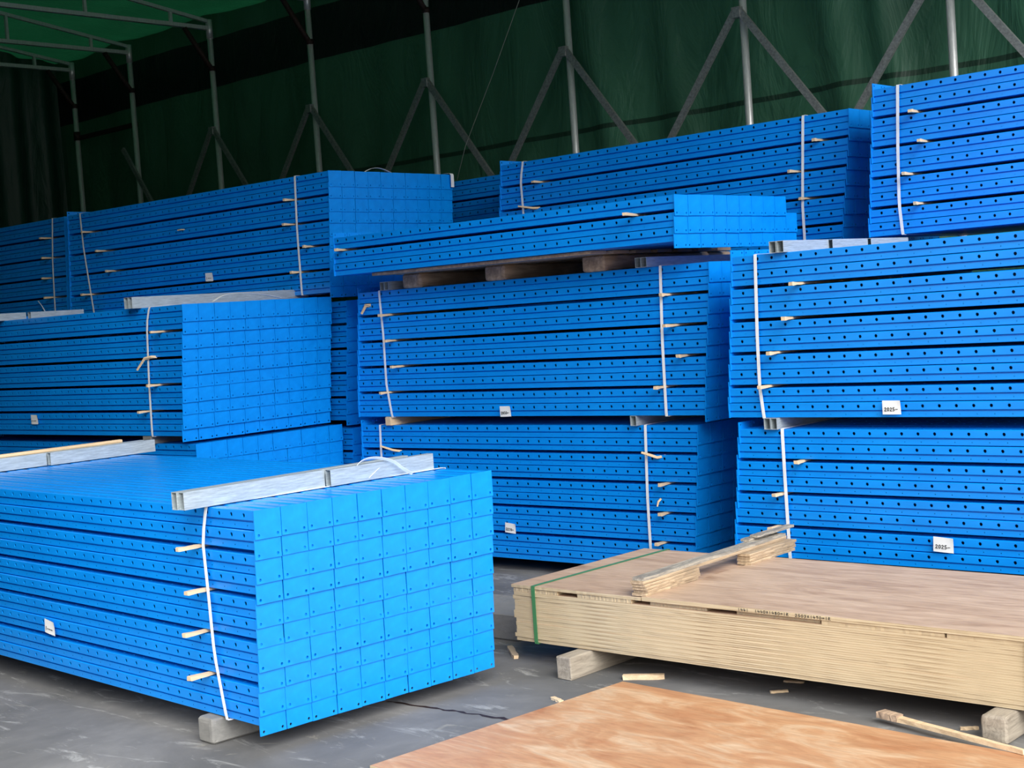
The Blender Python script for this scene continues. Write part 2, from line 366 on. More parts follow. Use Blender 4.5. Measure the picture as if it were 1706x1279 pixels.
# name: x1 y0 z0 yaw length rows cols recess phrase gaps
B = {
 'S1': (-4.254, 3.186, .101, -.060, 3.30, 10, 10, .066, 'front left stack'),
 'S2': (-7.414, 5.146, .928, .005, 2.75, 10, 10, .095, 'stack behind the front one'),
 'S2b': (-7.46, 5.20, .078, .005, 2.75, 10, 10, .066, 'lowest stack behind the front one'),
 'S3': (-7.402, 6.361, 1.754, .018, 3.148, 10, 10, .066, 'long upper left stack'),
 'S3b': (-7.381, 6.42, .896, .001, 2.75, 10, 10, .090, 'narrow shaded stack beside centre'),
 'S3c': (-7.42, 6.42, .045, .001, 2.75, 10, 10, .066, 'lowest narrow shaded stack'),
 'S4': (-10.750, 6.395, 1.768, -.001, 2.75, 10, 10, .066, 'far left stack'),
 'S4b': (-10.80, 6.40, .91, 0, 2.75, 10, 10, .066, ''), 'S4c': (-10.80, 6.40, .06, 0, 2.75, 10, 10, .066, ''),
 'S5u': (-4.383, 6.285, .935, .008, 2.707, 10, 10, .080, 'upper centre stack'),
 'S5l': (-4.552, 6.333, .082, .019, 2.622, 10, 10, .071, 'lower centre stack'),
 'S6': (-4.382, 6.021, 1.841, .009, 2.600, 3, 10, .016, 'loose pallet load'),
 'S7u': (-1.366, 6.097, .942, .002, 2.75, 10, 10, .066, 'upper right stack'),
 'S7l': (-1.388, 6.106, .251, .003, 2.75, 8, 10, .060, 'lower right stack'),
 'S8': (-1.208, 7.330, 1.817, .006, 2.75, 10, 10, .066, 'top right stack'),
 'S8b': (-1.25, 7.36, .95, 0, 2.75, 10, 10, .066, ''), 'S8c': (-1.25, 7.36, .08, 0, 2.75, 10, 10, .066, ''),
 'S9': (-4.234, 7.548, 1.769, -.010, 2.751, 10, 10, .095, 'top rear stack'),
 'S9b': (-4.28, 7.60, .91, 0, 2.75, 10, 10, .066, ''), 'S9c': (-4.28, 7.60, .06, 0, 2.75, 10, 10, .066, ''),
 'S10': (-4.56, 7.83, 1.769, .001, 2.75, 10, 10, .066, 'dark rearmost stack'),
}
B['S10'] = (-7.02 + 0, 8.05, 1.769, .0, 2.75, 10, 10, .066, 'dark rearmost stack'); 
B['S10b'] = (-7.02, 8.05, .91, .0, 2.75, 10, 10, .066, ''); B['S10c'] = (-7.02, 8.05, .06, .0, 2.75, 10, 10, .066, '')
GAPS = {'S6': (1,)}
def row_z(n, r):
    rows = B[n][5]; g = GAPS.get(n, (2, 4, 6, 8)); H = rows * PITCH_R + sum(1 for q in g if q < rows) * GAP
    return B[n][2] + H - (r + 1) * PITCH_R - sum(1 for q in g if q <= r) * GAP + .001
def stack_h(n): return row_z(n, 0) + BH - B[n][2]
def frame(n):
    x, y, z, a = B[n][:4]; return Matrix.Translation((x, y, 0)) @ Matrix.Rotation(a, 4, 'Z')
def P(n, s, t, z):
    """point in a stack's own frame: s along the beams, t inward from the long face, z height"""
    return frame(n) @ Vector((s, t, z))
# the three hundred beams that show largest (stack, row: columns) are objects of their own
KEEP_ROWS = {
 'S1': '0:0123456789 1:0123456789 2:0123456789 3:0123456789 4:0123456789 5:0123456789 6:0123456789 7:0123456789 8:0123456789 9:0123456789',
 'S6': '0:012345678 1:0123459 2:01234',
 'S7l': '0:01234 1:0 2:01 3:0 4:0 5:0 6:0 7:0',
 'S7u': '0:0 1:0 2:0 3:0 4:0 5:0 6:012 7:0 8:01 9:0',
 'S5l': '0:01234 1:0 2:01 3:0 4:01 5:0 6:01 7:0 8:0 9:0',
 'S5u': '0:01 1:0 2:0 3:0 4:01 5:0 6:012 7:0 8:01 9:0',
 'S9': '0:01 1:01 2:0 3:01 4:0 5:0 6:0 7:0 8:0 9:0',
 'S3': '0:012 1:01 2:0 3:01 4:0 5:01 6:0 7:0 8:0 9:0',
 'S2': '0:0123456789 1:012 2:0123456789 3:012 4:0123456 5:0 6:012345 7:0 8:01234 9:0',
 'S8': '0:0 1:0 2:0 3:0 4:0 5:01 6:0 7:0 8:0 9:0',
 'S2b': '0:0123456789',
 'S4': '0:0 1:0 2:0 3:0 4:0 5:0 6:0 7:0 8:0',
 'S10': '0:0 1:0 2:0 3:0',
 'S3b': '0:0 1:0 2:0 3:0 4:0 5:0 6:0 7:0 8:0 9:0',
 'S3c': '0:0 1:0',
}
KEEP = {(n, int(q.split(":")[0]), int(c)) for n, v in KEEP_ROWS.items() for q in v.split() for c in q.split(":")[1]}
shared = {}
def get(kind, *a):
    k = (kind,) + a
    if k not in shared:
        me = beam_mesh(*a) if kind == 'beam' else plate_mesh(*a)
        me.materials.append(M['blue']); shared[k] = me
    return shared[k]
REST = []
def jit(k): return random.uniform(-k, k)
def label_for(n, r, c):
    ph = B[n][8]; rows = 'top row' if r == 0 else ('bottom row' if r == B[n][5] - 1 and n not in ('S9',) else ORD[r] + ' row')
    if n in ('S1', 'S2', 'S6', 'S2b', 'S3b', 'S3c') or (n == 'S3' and c > 0):
        return f'blue steel beam, {rows}, {ORD[c]} plate from left, {ph}'
    if c == 0: return f'long blue perforated steel beam, {rows}, side of {ph}'
    return f'blue steel beam, {rows}, {ORD[c]} from the near side of {ph}'
for n, (x1, y0, z0, yaw, L, rows, cols, rc, ph) in B.items():
    fr = frame(n); step_ = rc / (rows - 1)
    for r in range(rows):
        rowj = jit(min(.005, max(.0005, (step_ - PT - .0012) * .5 + .0006)))
        for c in range(cols):
            if n == 'S6' and r == 0 and c == 9: continue
            xo = -r * step_ + rowj + jit(.0009); yo = c * CW + (CW - BW) / 2 + jit(.0012); z = row_z(n, r)
            T = fr @ Matrix.Translation((xo, yo, z))
            tl = jit(.016)
            k = (n, r, c)
            keep = k in KEEP
            if not keep:
                REST.append((T, L, tl, ph != '' and c == 0, k)); continue
            o = empty('steel_beam', T.to_translation(), yaw)
            tag(o, label_for(n, r, c), 'steel beam', 'blue steel beams in the ' + ph, 'thing')
            b = link('channel', get('beam', L, True), None, o); b.location = (-PT, 0, 0)
            p = link('end_plate', get('plate', True, True), None, o); p.location = (-PT, 0, 0)
            p.rotation_euler = (tl, 0, 0)
            p = link('end_plate', get('plate', False, True), None, o); p.location = (-L, 0, 0)
# everything past the three hundred largest: one object
if REST:
    V, Fc = [], []
    def add(me, T):
        n0 = len(V); V.extend(T @ v.co for v in me.vertices); Fc.extend(tuple(n0 + i for i in p.vertices) for p in me.polygons)
    for T, L, tl, vis, k in REST:
        add(get('beam', L, bool(vis)), T @ Matrix.Translation((-PT, 0, 0)))
        end_seen = k[0] in ('S3', 'S3b', 'S3c', 'S2b', 'S5u', 'S5l', 'S9', 'S2', 'S6', 'S7u')
        add(get('plate', True, end_seen), T @ Matrix.Translation((-PT, 0, 0)) @ Matrix.Rotation(tl, 4, 'X'))
        add(get('plate', False, k[0] in ('S7u', 'S8', 'S5u', 'S9')), T @ Matrix.Translation((-L, 0, 0)))
    o = link('steel_beam_mass', to_mesh('steel_beam_mass', V, Fc), 'blue')
    tag(o, 'remaining blue steel beams deeper inside and behind the stacks, with smaller end plates showing', 'steel beams', None, 'stuff')

# ---------------------------------------------------------------- spacers between rows
def gap_z(n, near_z):
    rows = B[n][5]; g = [q for q in GAPS.get(n, (2, 4, 6, 8)) if q < rows]
    c = [(row_z(n, q - 1) - GAP / 2 - .001) for q in g]; return min(c, key=lambda v: abs(v - near_z))
def spacer_mesh(out, tip, w, bend=0):
    """split stick: thin where it is clamped between the rows, thicker and ragged at the free end"""
    secs = [(.95, .9, .010), (.02, .9, .010), (-.006, .95, .0115), (-out * .5, 1.0, .013), (-out * .93, 1.02, tip), (-out, .88, tip * .86)]
    V, Fc = [], []
    for i, (y, ww, hh) in enumerate(secs):
        dz = -bend * max(0, -y) / out; j = 0 if y > 0 else .0012
        for sx, sz in ((-1, -1), (1, -1), (1, 1), (-1, 1)):
            V.append(Vector((sx * w / 2 * ww + jit(j), y + jit(j), sz * hh / 2 + dz + jit(j))))
    for i in range(len(secs) - 1):
        for k in range(4): Fc.append((4 * i + k, 4 * i + (k + 1) % 4, 4 * i + 4 + (k + 1) % 4, 4 * i + 4 + k))
    Fc += [(3, 2, 1, 0), tuple(range(4 * len(secs) - 4, 4 * len(secs)))]
    return to_mesh('wooden_spacer', V, Fc)
ST = {
 'S1': [(-.432, .736, 'top'), (-.401, .573, 'second'), (-.439, .398, 'third'), (-.428, .239, 'lowest')],
 'S2': [(-.271, 1.586, 'top'), (-.356, 1.259, 'third'), (-.485, 1.085, 'lowest')],
 'S3': [(-.424, 2.386, 'top right'), (-.45, 2.218, 'second right'), (-.275, 2.062, 'third right'), (-.406, 1.898, 'lowest right'), (-2.895, 2.399, 'top left'), (-2.719, 2.22, 'second left'), (-2.618, 2.058, 'third left'), (-2.936, 1.90, 'lowest left')],
 'S4': [(-.297, 2.414, 'top'), (-.294, 2.26, 'second'), (-.36, 2.091, 'third'), (-.309, 1.928, 'lowest')],
 'S5u': [(-2.469, 1.552, 'top left'), (-2.448, 1.392, 'second left'), (-2.398, 1.236, 'third left'), (-2.526, 1.071, 'lowest left'), (-.312, 1.581, 'top right'), (-.277, 1.416, 'second right'), (-.228, 1.255, 'third right'), (-.374, 1.096, 'lowest right')],
 'S5l': [(-.262, .554, 'second'), (-.283, .393, 'third'), (-.312, .226, 'lowest')],
 'S6': [(-.288, 2.016, 'right'), (-2.551, 1.979, 'left')],
 'S7u': [(-2.401, 1.58, 'top'), (-2.468, 1.422, 'second'), (-2.555, 1.253, 'third'), (-2.611, 1.093, 'lowest')],
 'S7l': [(-2.431, .717, 'top'), (-2.556, .57, 'second'), (-2.585, .405, 'third')],
 'S8': [(-2.54, 2.463, 'top'), (-2.495, 2.286, 'second'), (-2.589, 2.122, 'third'), (-2.539, 1.96, 'lowest')],
 'S9': [(-.242, 2.426, 'top right'), (-.403, 2.266, 'second right'), (-.357, 2.103, 'third right'), (-2.43, 2.399, 'top left')],
}
for n, l in ST.items():
    for s, z, w in l:
        out = {'S1': .085, 'S6': .16}.get(n, random.uniform(.05, .085)); 
        if (n, w) == ('S6', 'left'): out = .07
        me = spacer_mesh(out, random.uniform(.015, .019) if n != 'S6' else .017, random.uniform(.020, .026)); me.materials.append(M['stick'])
        rs = -r_recess if False else 0
        o = link('wooden_spacer', me, None, None, P(n, s + .035, 0, gap_z(n, z)), B[n][3] + jit(.12) + (.25 if n == 'S6' else 0))
        tag(o, f'{w} pale wooden spacer stick poking out of {B[n][8]}', 'wooden spacer', 'wooden spacers in the ' + B[n][8])
def splinter(n, pts, w, label, t=.012, stick=0):
    """broken spacer: a bent piece of split wood"""
    V, Fc = [], []
    path = [P(n, s, -d, z) for s, d, z in pts]
    side = (frame(n).to_3x3() @ Vector((1, 0, 0)))
    o = link('broken_spacer', tube_mesh('broken_spacer', path, [t] * (len(path) - 1) + [t * .8], 4, False), 'stick')
    tag(o, label, 'broken wooden spacer')
splinter('S2', [(-.33, -.02, 1.418), (-.345, .01, 1.420), (-.39, .03, 1.412), (-.455, .045, 1.345)], .02, 'snapped pale wooden spacer hanging beside the strap of stack behind the front one', .010)
splinter('S5u', [(-2.60, -.01, 1.646), (-2.625, .012, 1.648), (-2.66, .02, 1.598)], .02, 'snapped reddish wood splinter at upper left corner of upper centre stack', .012)
splinter('S5l', [(-.24, -.03, .708), (-.27, .01, .705), (-.30, .03, .720), (-.345, .045, .735)], .02, 'bent broken spacer crossing the right strap of lower centre stack', .010)
splinter('S5l', [(-.265, .004, .48), (-.272, .02, .466), (-.278, .024, .440)], .02, 'small wood chip caught below the second spacer of lower centre stack', .007)
splinter('S5l', [(-2.28, -.02, .712), (-2.32, .015, .722), (-2.40, .05, .752)], .02, 'splintered wood end sticking up behind the galvanised tubes at left of lower centre stack', .009)
splinter('S9', [(-2.42, -.02, 2.238), (-2.46, .01, 2.240), (-2.56, .05, 2.262)], .02, 'splayed broken spacer beside the left strap of top rear stack', .009)
splinter('S3', [(-1.60, -.02, 2.306), (-1.64, .012, 2.308), (-1.665, .02, 2.306)], .02, 'tiny pale splinter midway along the long upper left stack', .005)

# ---------------------------------------------------------------- plastic straps
def strap(n, pts, label, width=.017, t_in=0, rest=None):
    """closed band around the stack: bowed front run as seen, then over the top, down the back and under"""
    depth = 10 * CW; top = row_z(n, 0) + BH + .002; bot = row_z(n, B[n][5] - 1) - .002; o_ = .004
    front = [(pts[0][0], -o_, top)]
    fp = sorted(pts, key=lambda q: -q[1])
    path, nd = [], []
    s0 = fp[0][0]; s1 = fp[-1][0]
    path.append((s0, .010, top + .001)); nd.append((0, 0, 1))
    path.append((s0, -o_ + .001, top)); nd.append((0, -.7, .7))
    K = 14
    for i in range(1, K):
        z = top - .02 - (top - bot - .04) * (i - 1) / (K - 2)
        if z >= fp[0][1]: s = s0
        elif z <= fp[-1][1]: s = s1
        else:
            for a, b in zip(fp, fp[1:]):
                if a[1] >= z >= b[1]:
                    u = (a[1] - z) / max(1e-6, a[1] - b[1]); s = a[0] + (b[0] - a[0]) * u; break
        path.append((s, -o_ - .0025 * math.sin(math.pi * i / K), z)); nd.append((0, -1, 0))
    path += [(s1, -o_ + .001, bot), (s1, .01, bot - .001), (s1, depth - .01, bot - .001), (s1, depth + o_, bot), (s0, depth + o_, top), (s0, depth - .01, top + .001), (s0, .010, top + .001)]
    nd += [(0, -.7, -.7), (0, 0, -1), (0, 0, -1), (0, .7, -.7), (0, .7, .7), (0, 0, 1), (0, 0, 1)]
    V, Fc = ribbon([P(n, *p) for p in path], frame(n).to_3x3() @ Vector((1, 0, 0)), width, [frame(n).to_3x3() @ Vector(d) for d in nd], .0016)
    o = link('plastic_strap', to_mesh('plastic_strap', V, Fc), 'strap')
    tag(o, label, 'plastic strap', 'white straps around the steel stacks')
strap('S1', [(-.303, .898), (-.342, .772), (-.33, .568), (-.322, .341), (-.274, .103)], 'white plastic strap bowed around the right end of front left stack')
strap('S2', [(-.326, 1.74), (-.369, 1.623), (-.395, 1.252), (-.408, .935)], 'white plastic strap around the shaded stack behind the front one')
strap('S3', [(-2.95, 2.546), (-2.937, 2.294), (-2.868, 1.782)], 'slanting white strap at the left end of the long upper left stack')
strap('S3', [(-.331, 2.538), (-.345, 2.205), (-.347, 1.76)], 'white strap near the beam ends of the long upper left stack')
strap('S4', [(-.169, 2.556), (-.218, 2.195), (-.243, 1.81)], 'white strap on the dark far left stack')
strap('S5u', [(-2.498, 1.701), (-2.486, 1.447), (-2.491, 1.143), (-2.459, .926)], 'white strap at the left of upper centre stack')
strap('S5u', [(-.305, 1.72), (-.32, 1.329), (-.326, .944)], 'white strap at the right of upper centre stack')
strap('S5l', [(-.338, .868), (-.352, .479), (-.354, .198)], 'white strap at the right of lower centre stack')
strap('S5l', [(-2.438, .866), (-2.443, .719)], 'white strap at the left of lower centre stack, mostly behind the front tubes')
strap('S7u', [(-2.603, 1.73), (-2.617, 1.344), (-2.621, 1.093), (-2.607, .945)], 'broad white strap near the left edge of upper right stack')
strap('S7l', [(-2.491, .877), (-2.49, .637), (-2.489, .357)], 'white strap on lower right stack ending behind the laths')
strap('S8', [(-2.594, 2.611), (-2.612, 2.269), (-2.622, 1.981), (-2.611, 1.812)], 'broad white strap on top right stack in front of the tarpaulin')
strap('S9', [(-.3, 2.579), (-.337, 2.039)], 'white strap at the right of top rear stack')
strap('S9', [(-2.533, 2.554), (-2.561, 2.442), (-2.555, 2.204)], 'white strap at the left of top rear stack')
def loose(pts, wdir, label, w=.014):
    # smooth a loose end through the points
    P_ = [Vector(p) for p in pts]; out = []
    for i in range(len(P_) - 1):
        p0 = P_[max(i - 1, 0)]; p1 = P_[i]; p2 = P_[i + 1]; p3 = P_[min(i + 2, len(P_) - 1)]
        for k in range(6):
            t = k / 6; out.append(.5 * ((2 * p1) + (p2 - p0) * t + (2 * p0 - 5 * p1 + 4 * p2 - p3) * t * t + (3 * p1 - p0 - 3 * p2 + p3) * t ** 3))
    out.append(P_[-1]); nd = []
    for i, p in enumerate(out):
        d = (out[min(i + 1, len(out) - 1)] - out[max(i - 1, 0)]).normalized(); nd.append(d.cross(Vector(wdir)).normalized())
    V, Fc = ribbon(out, wdir, w, nd, .0014)
    o = link('strap_tail', to_mesh('strap_tail', V, Fc), 'strap'); tag(o, label, 'plastic strap')
loose([(-4.55, 4.02, .906), (-4.54, 3.93, .915), (-4.51, 3.895, .95), (-4.50, 3.93, .984), (-4.49, 3.995, .990), (-4.47, 4.07, .968), (-4.46, 4.12, .930), (-4.45, 4.16, .904)], (.75, .1, .65), 'white loose strap end curled in a loop over the front galvanised tubes')
loose([(-4.50, 3.96, .908), (-4.50, 4.01, .937), (-4.51, 4.06, .955), (-4.51, 4.10, .958)], (.75, .1, .65), 'short inner strap end under the white curled loop')
loose([P('S2', .0 - .10, .30, 1.735), P('S2', -.06, .36, 1.772), P('S2', -.05, .48, 1.780), P('S2', -.05, .64, 1.765), P('S2', -.05, .80, 1.735)], (1, 0, 0), 'loose white strap arching over the top of stack behind the front one', .022)
loose([P('S3', -.1, .40, 2.556), P('S3', -.08, .46, 2.585), P('S3', -.07, .54, 2.588), P('S3', -.06, .64, 2.556)], (1, 0, 0), 'loose pale strap end curling above the top row of long upper left stack', .02)
loose([P('S4', -.461, -.03, 1.907), P('S4', -.391, -.04, 1.863), P('S4', -.35, -.03, 1.80)], (0, 1, 0), 'short loose strap end dangling at the foot of far left stack', .008)
loose([P('S3', -.06, 10 * CW - .02, 2.562), P('S3', .012, 10 * CW - .02, 2.556), P('S3', .020, 10 * CW - .02, 2.52), P('S3', .018, 10 * CW - .02, 2.46)], (0, 1, 0), 'white strap tail hanging at the far corner of the long upper left stack ends', .03)

# ---------------------------------------------------------------- galvanised tubes and timbers between tiers
def tube_box(w, h, L, wall=.0022):
    """open rectangular steel tube running along +y from the origin"""
    V, Fc = [], []
    def ring(y, i): return [Vector((i, y, i)), Vector((w - i, y, i)), Vector((w - i, y, h - i)), Vector((i, y, h - i))]
    V += ring(0, 0) + ring(L, 0) + ring(0, wall) + ring(L, wall)
    for k in range(4):
        j = (k + 1) % 4
        Fc += [(k, j, 4 + j, 4 + k), (8 + j, 8 + k, 12 + k, 12 + j), (j, k, 8 + k, 8 + j), (4 + k, 4 + j, 12 + j, 12 + k)]
    return to_mesh('steel_tube', V, Fc)
def tube_at(x, y, z, w, h, L, rz, label, group=None):
    me = tube_box(w, h, L); me.materials.append(M['zinc'])
    o = link('steel_tube', me, None, None, (x, y, z), rz); tag(o, label, 'steel tube', group)
    return o
TW, TH = .034, .066
# on the front left stack
g = 'galvanised tubes on top of the front stack'
zt1 = row_z('S1', 0) + BH + .0045
tube_at(-4.575, 3.095, zt1, TW, TH, .66, -.02, 'front galvanised tube with open end, overhanging nearest the strap of front left stack', g)
tube_at(-4.612, 3.09, zt1, TW, TH, 1.15, -.02, 'galvanised tube running behind the front one, its open end beside it', g)
tube_at(-4.535, 3.765, zt1, TW, TH, .56, -.02, 'short galvanised tube continuing past the front one towards the loose strap', g)
g = 'galvanised tubes on the far end of the front stack'
tube_at(-7.16, 3.15, zt1, TW, TH, .86, -.02, 'galvanised tube cut off by the left edge of the photo, on front stack', g)
tube_at(-7.12, 4.02, zt1, TW, TH, .64, -.02, 'galvanised tube lying at the far end of front stack under split wood strip', g)
tube_at(-7.20, 3.15, zt1, TW, TH, 1.48, -.02, 'shaded galvanised tube hidden behind its neighbours at far end of front stack', g)
o = link('wood_strip', bevel_box('wood_strip', (.03, 1.3, .016), .003, 1, .0015), 'stick', None, (-7.20, 3.2, zt1 + TH + .001), -.02)
tag(o, 'long split wood strip lying on the far galvanised tubes', 'wood strip')
def under(n_below, n_above, s, w, L, over, kind, label, group=None, h=None):
    zb = row_z(n_below, 0) + BH + .0005; 
    za = row_z(n_above, B[n_above][5] - 1) if n_above else zb + .053
    hh = h or (za - zb - .001)
    rz = B[n_below][3]; p = P(n_below, s, -over, zb)
    if kind == 'tube': return tube_at(p.x, p.y, zb, w, hh, L, rz, label, group)
    o = link(kind, bevel_box(kind, (w, L, hh), min(.006, hh * .15) if kind != 'pallet_stringer' else .02, 3 if kind == 'pallet_stringer' else 2, .001), 'darkwood' if kind == 'pallet_stringer' else 'stick', None, (p.x, p.y, zb), rz)
    tag(o, label, 'timber', group); return o
gp = 'galvanised tubes between the centre stacks'
under('S5l', 'S5u', -.415, .040, 1.2, .035, 'tube', 'galvanised tube with open end between centre stacks, right side', gp)
o = under('S5l', 'S5u', -2.36, .05, 1.15, .03, 'timber_bearer', 'pale squared timber between centre stacks, left side')
gp = 'galvanised tubes between the right stacks'
under('S7l', 'S7u', -2.583, .036, 1.2, .02, 'tube', 'left tube of the open-ended pair between right stacks', gp)
under('S7l', 'S7u', -2.545, .036, 1.2, .02, 'tube', 'right tube of the open-ended pair between right stacks', gp)
under('S7l', 'S7u', -.5, .036, 1.2, .02, 'tube', 'tube far to the right between right stacks', gp)
gp = 'galvanised tubes on the upper right stack'
zt7 = row_z('S7u', 0) + BH + .0005
for s, y, L, lb in ((-2.505, -.03, .42, 'left tube of the open-ended pair on top of upper right stack'), (-2.463, -.03, .42, 'right tube of the open-ended pair on top of upper right stack'), (-2.445, .40, .35, 'second tube along on top of upper right stack, with scratched plastic'), (-2.43, .76, .4, 'third and farthest tube on top of upper right stack')):
    p = P('S7u', s, y, zt7); tube_at(p.x, p.y, zt7, .038, .056, L, 0, lb, gp)
gp = 'tubes beneath the pallet load'
zt5 = row_z('S5u', 0) + BH + .0005
for s, lb in ((-2.455, 'left tube of the shaded pair under pallet load, leftmost'), (-2.415, 'second shaded tube under the left end of pallet load'), (-.447, 'left tube of the open-ended pair under right end of pallet load'), (-.408, 'right tube of the open-ended pair under right end of pallet load')):
    p = P('S5u', s, -.035, zt5); tube_at(p.x, p.y, zt5, .037, .053, 1.2, B['S5u'][3], lb, gp)
# pallet: three rounded stringers and deck boards under the loose load
z6 = row_z('S6', 2); pal = empty('wooden_pallet', P('S5u', -2.27, -.02, zt5), B['S5u'][3])
tag(pal, 'dark wooden pallet with rounded stringer ends under the loose three-row load', 'pallet')
ph_ = z6 - zt5 - .002; dk = .018
for s in (0, .70, 1.44):
    q = link('stringer', bevel_box('stringer', (.16, 1.25, ph_ - dk), .022, 3, .001), 'darkwood', pal, (s, 0, 0))
for k in range(7):
    q = link('deck_board', bevel_box('deck_board', (1.72 if k else 1.72, .14, dk), .002, 1), 'darkwood', pal, (-.05, -.20 + k * .20, ph_ - dk))
# tubes on the stack behind the front one
gp = 'galvanised tubes on the stack behind the front one'
zt2 = row_z('S2', 0) + BH + .0005
for s, y, L, lb in ((-.515, -.06, 1.2, 'shaded open-ended tube on stack behind the front one, left of its pair'), (-.470, -.06, 1.4, 'bright-faced galvanised tube on stack behind the front one'), ):
    p = P('S2', s, y, zt2); tube_at(p.x, p.y, zt2, .042, .070, L, 0, lb, gp)
for s, y, L, lb in ((-2.15, -.30, .47, 'galvanised tube at the left edge of the photo below far left stack'), (-2.12, .19, .42, 'pale galvanised tube below the strap of far left stack')):
    p = P('S2', s, y, zt2); tube_at(p.x, p.y, zt2, .042, .050, L, 0, lb, gp)
p = P('S2b', -.50, -.04, 0); zz = row_z('S2b', 0) + BH + .0005
o = link('timber_bearer', bevel_box('timber_bearer', (.09, 1.2, row_z('S2', 9) - zz - .0015), .005, 2, .0008), 'greywood', None, (p.x, p.y, zz), 0)
tag(o, 'grey weathered timber under the stack behind the front one', 'timber')
# supports under the lowest tier
def block(name, x, y, w, L, h, mat, label, rz=0, bev=.012, z=0):
    o = link(name, bevel_box(name, (w, L, h), bev, 3, .0012), mat, None, (x, y, z), rz); tag(o, label, 'timber'); return o
zf = row_z('S1', 9) - .003
block('timber_block', -4.69, 3.175, .105, 1.25, zf, 'greywood', 'grey rounded timber block under the front left stack near its strap', -.06, .02)
block('timber_block', -7.05, 3.35, .105, 1.25, zf, 'oldwood', 'timber block under the far end of front left stack', -.06, .02)
for n, ss in (('S5l', (-.6, -2.2)), ('S2b', (-.5, -2.2)), ('S3c', (-.5, -2.2)), ('S7l', (-.5, -2.3)), ('S4c', (-.5, -2.2)), ('S8c', (-.5, -2.2)), ('S9c', (-.5, -2.2)), ('S10c', (-.5, -2.2))):
    hb = row_z(n, B[n][5] - 1) - .003
    for i, s in enumerate(ss):
        p = P(n, s, .06, 0)
        if n in ('S5l', 'S7l'):
            block('timber_block', p.x, p.y, .10, 1.1, hb, 'greywood', 'dark timber in the shade under the %s, %s one' % (B[n][8], ('right', 'left')[i]), B[n][3], min(.012, hb * .2))
ga = [('S3c', 'S3b'), ('S3b', 'S3')]

# ---------------------------------------------------------------- paper labels with handwriting
GLYPH = {
 '0': [[(.5, 1), (.15, .75), (.15, .25), (.5, 0), (.85, .25), (.85, .75), (.5, 1)]], '1': [[(.5, 1), (.5, 0)]],
 '2': [[(.1, .8), (.45, 1), (.85, .75), (.1, .05), (.95, 0)]], '3': [[(.1, .95), (.8, .9), (.4, .55), (.85, .3), (.4, 0), (.1, .1)]],
 '4': [[(.3, 1), (.1, .4), (.9, .4)], [(.7, .8), (.6, 0)]], '5': [[(.85, 1), (.25, 1), (.2, .55), (.7, .55), (.8, .2), (.4, 0), (.1, .1)]],
 '7': [[(.1, .95), (.85, .95), (.45, 0)]], '8': [[(.5, .55), (.15, .8), (.5, 1), (.8, .8), (.15, .25), (.5, 0), (.85, .25), (.5, .55)]],
 '9': [[(.8, .7), (.3, .6), (.25, .95), (.8, .95), (.75, .4), (.5, 0)]], '-': [[(.0, .45), (1.0, .5)]], 'X': [[(.1, .9), (.9, .1)], [(.85, .95), (.15, .05)]],
 '=': [[(.1, .35), (.9, .38)], [(.1, .65), (.9, .66)]], '~': [[(0, .4), (.3, .6), (.6, .4), (1, .6)]], 'R': [[(.15, 0), (.2, 1), (.8, .85), (.25, .5), (.9, 0)]],
}
def writing(text, w, h, cw, lw):
    """pen strokes as thin raised ribbons in the XZ plane facing -y"""
    V, Fc = [], []; x = 0
    for ch in text:
        for st in GLYPH.get(ch, []):
            for a, b in zip(st, st[1:]):
                A = Vector((x + a[0] * cw * .8, 0, a[1] * h)); C_ = Vector((x + b[0] * cw * .8, 0, b[1] * h)); d = (C_ - A).normalized(); nrm = Vector((-d.z, 0, d.x)) * lw / 2
                A -= d * lw * .3; C_ += d * lw * .3
                k = len(V); V.extend([A - nrm, C_ - nrm, C_ + nrm, A + nrm] + [q + Vector((0, .0006, 0)) for q in (A - nrm, C_ - nrm, C_ + nrm, A + nrm)])
                Fc.extend([(k, k + 1, k + 2, k + 3), (k + 7, k + 6, k + 5, k + 4)] + [(k + i, k + 4 + i, k + 4 + (i + 1) % 4, k + (i + 1) % 4) for i in range(4)])
        x += cw
    return to_mesh('handwriting', V, Fc)
def paper(n, s0, s1, z1, z0, text, label, tilt=0, textz=.25, tw=.75, curl=.006):
    w = s1 - s0; h = z1 - z0
    e = empty('paper_label', P(n, s0, -.006, z0), B[n][3]); e.rotation_euler = (0, tilt, B[n][3])
    tag(e, label, 'paper label', 'handwritten paper labels on the stacks')
    V, Fc = [], []; N = 6
    for j in range(N + 1):
        for i in range(N + 1):
            u, v = i / N, j / N; V.append(Vector((u * w, -.002 - curl * (u * v) ** 2 - .001 * math.sin(u * 5), v * h)))
    Fc = [(j * (N + 1) + i, j * (N + 1) + i + 1, (j + 1) * (N + 1) + i + 1, (j + 1) * (N + 1) + i) for j in range(N) for i in range(N)]
    m = len(V); V += [v + Vector((0, .0006, 0)) for v in V[:m]]; Fc += [tuple(m + i for i in f[::-1]) for f in Fc[:N * N]]
    link('sheet', to_mesh('sheet', V, Fc), 'paper', e)
    if text: link('handwriting', writing(text, w, h * .24, w * tw / len(text), .0028), 'ink', e, (w * .12, -.0058, h * textz))
paper('S1', -1.705, -1.613, .336, .274, '1-~~', 'curled white paper label with a short scribble on the side of front left stack', .10)
paper('S2', -1.842, -1.755, 1.067, 1.003, '~-~', 'small white paper label on the shaded side of stack behind the front one', 0)
paper('S3', -1.393, -1.305, 1.974, 1.914, '1~-', 'dim paper label low on the long upper left stack', .03)
paper('S5u', -1.529, -1.444, .996, .934, '2850-', 'white paper label reading 2850 at the bottom of upper centre stack', -.02)
paper('S5l', -1.418, -1.335, .301, .242, '2270-', 'tilted white paper label on the lower centre stack beside front stack ends', .08)
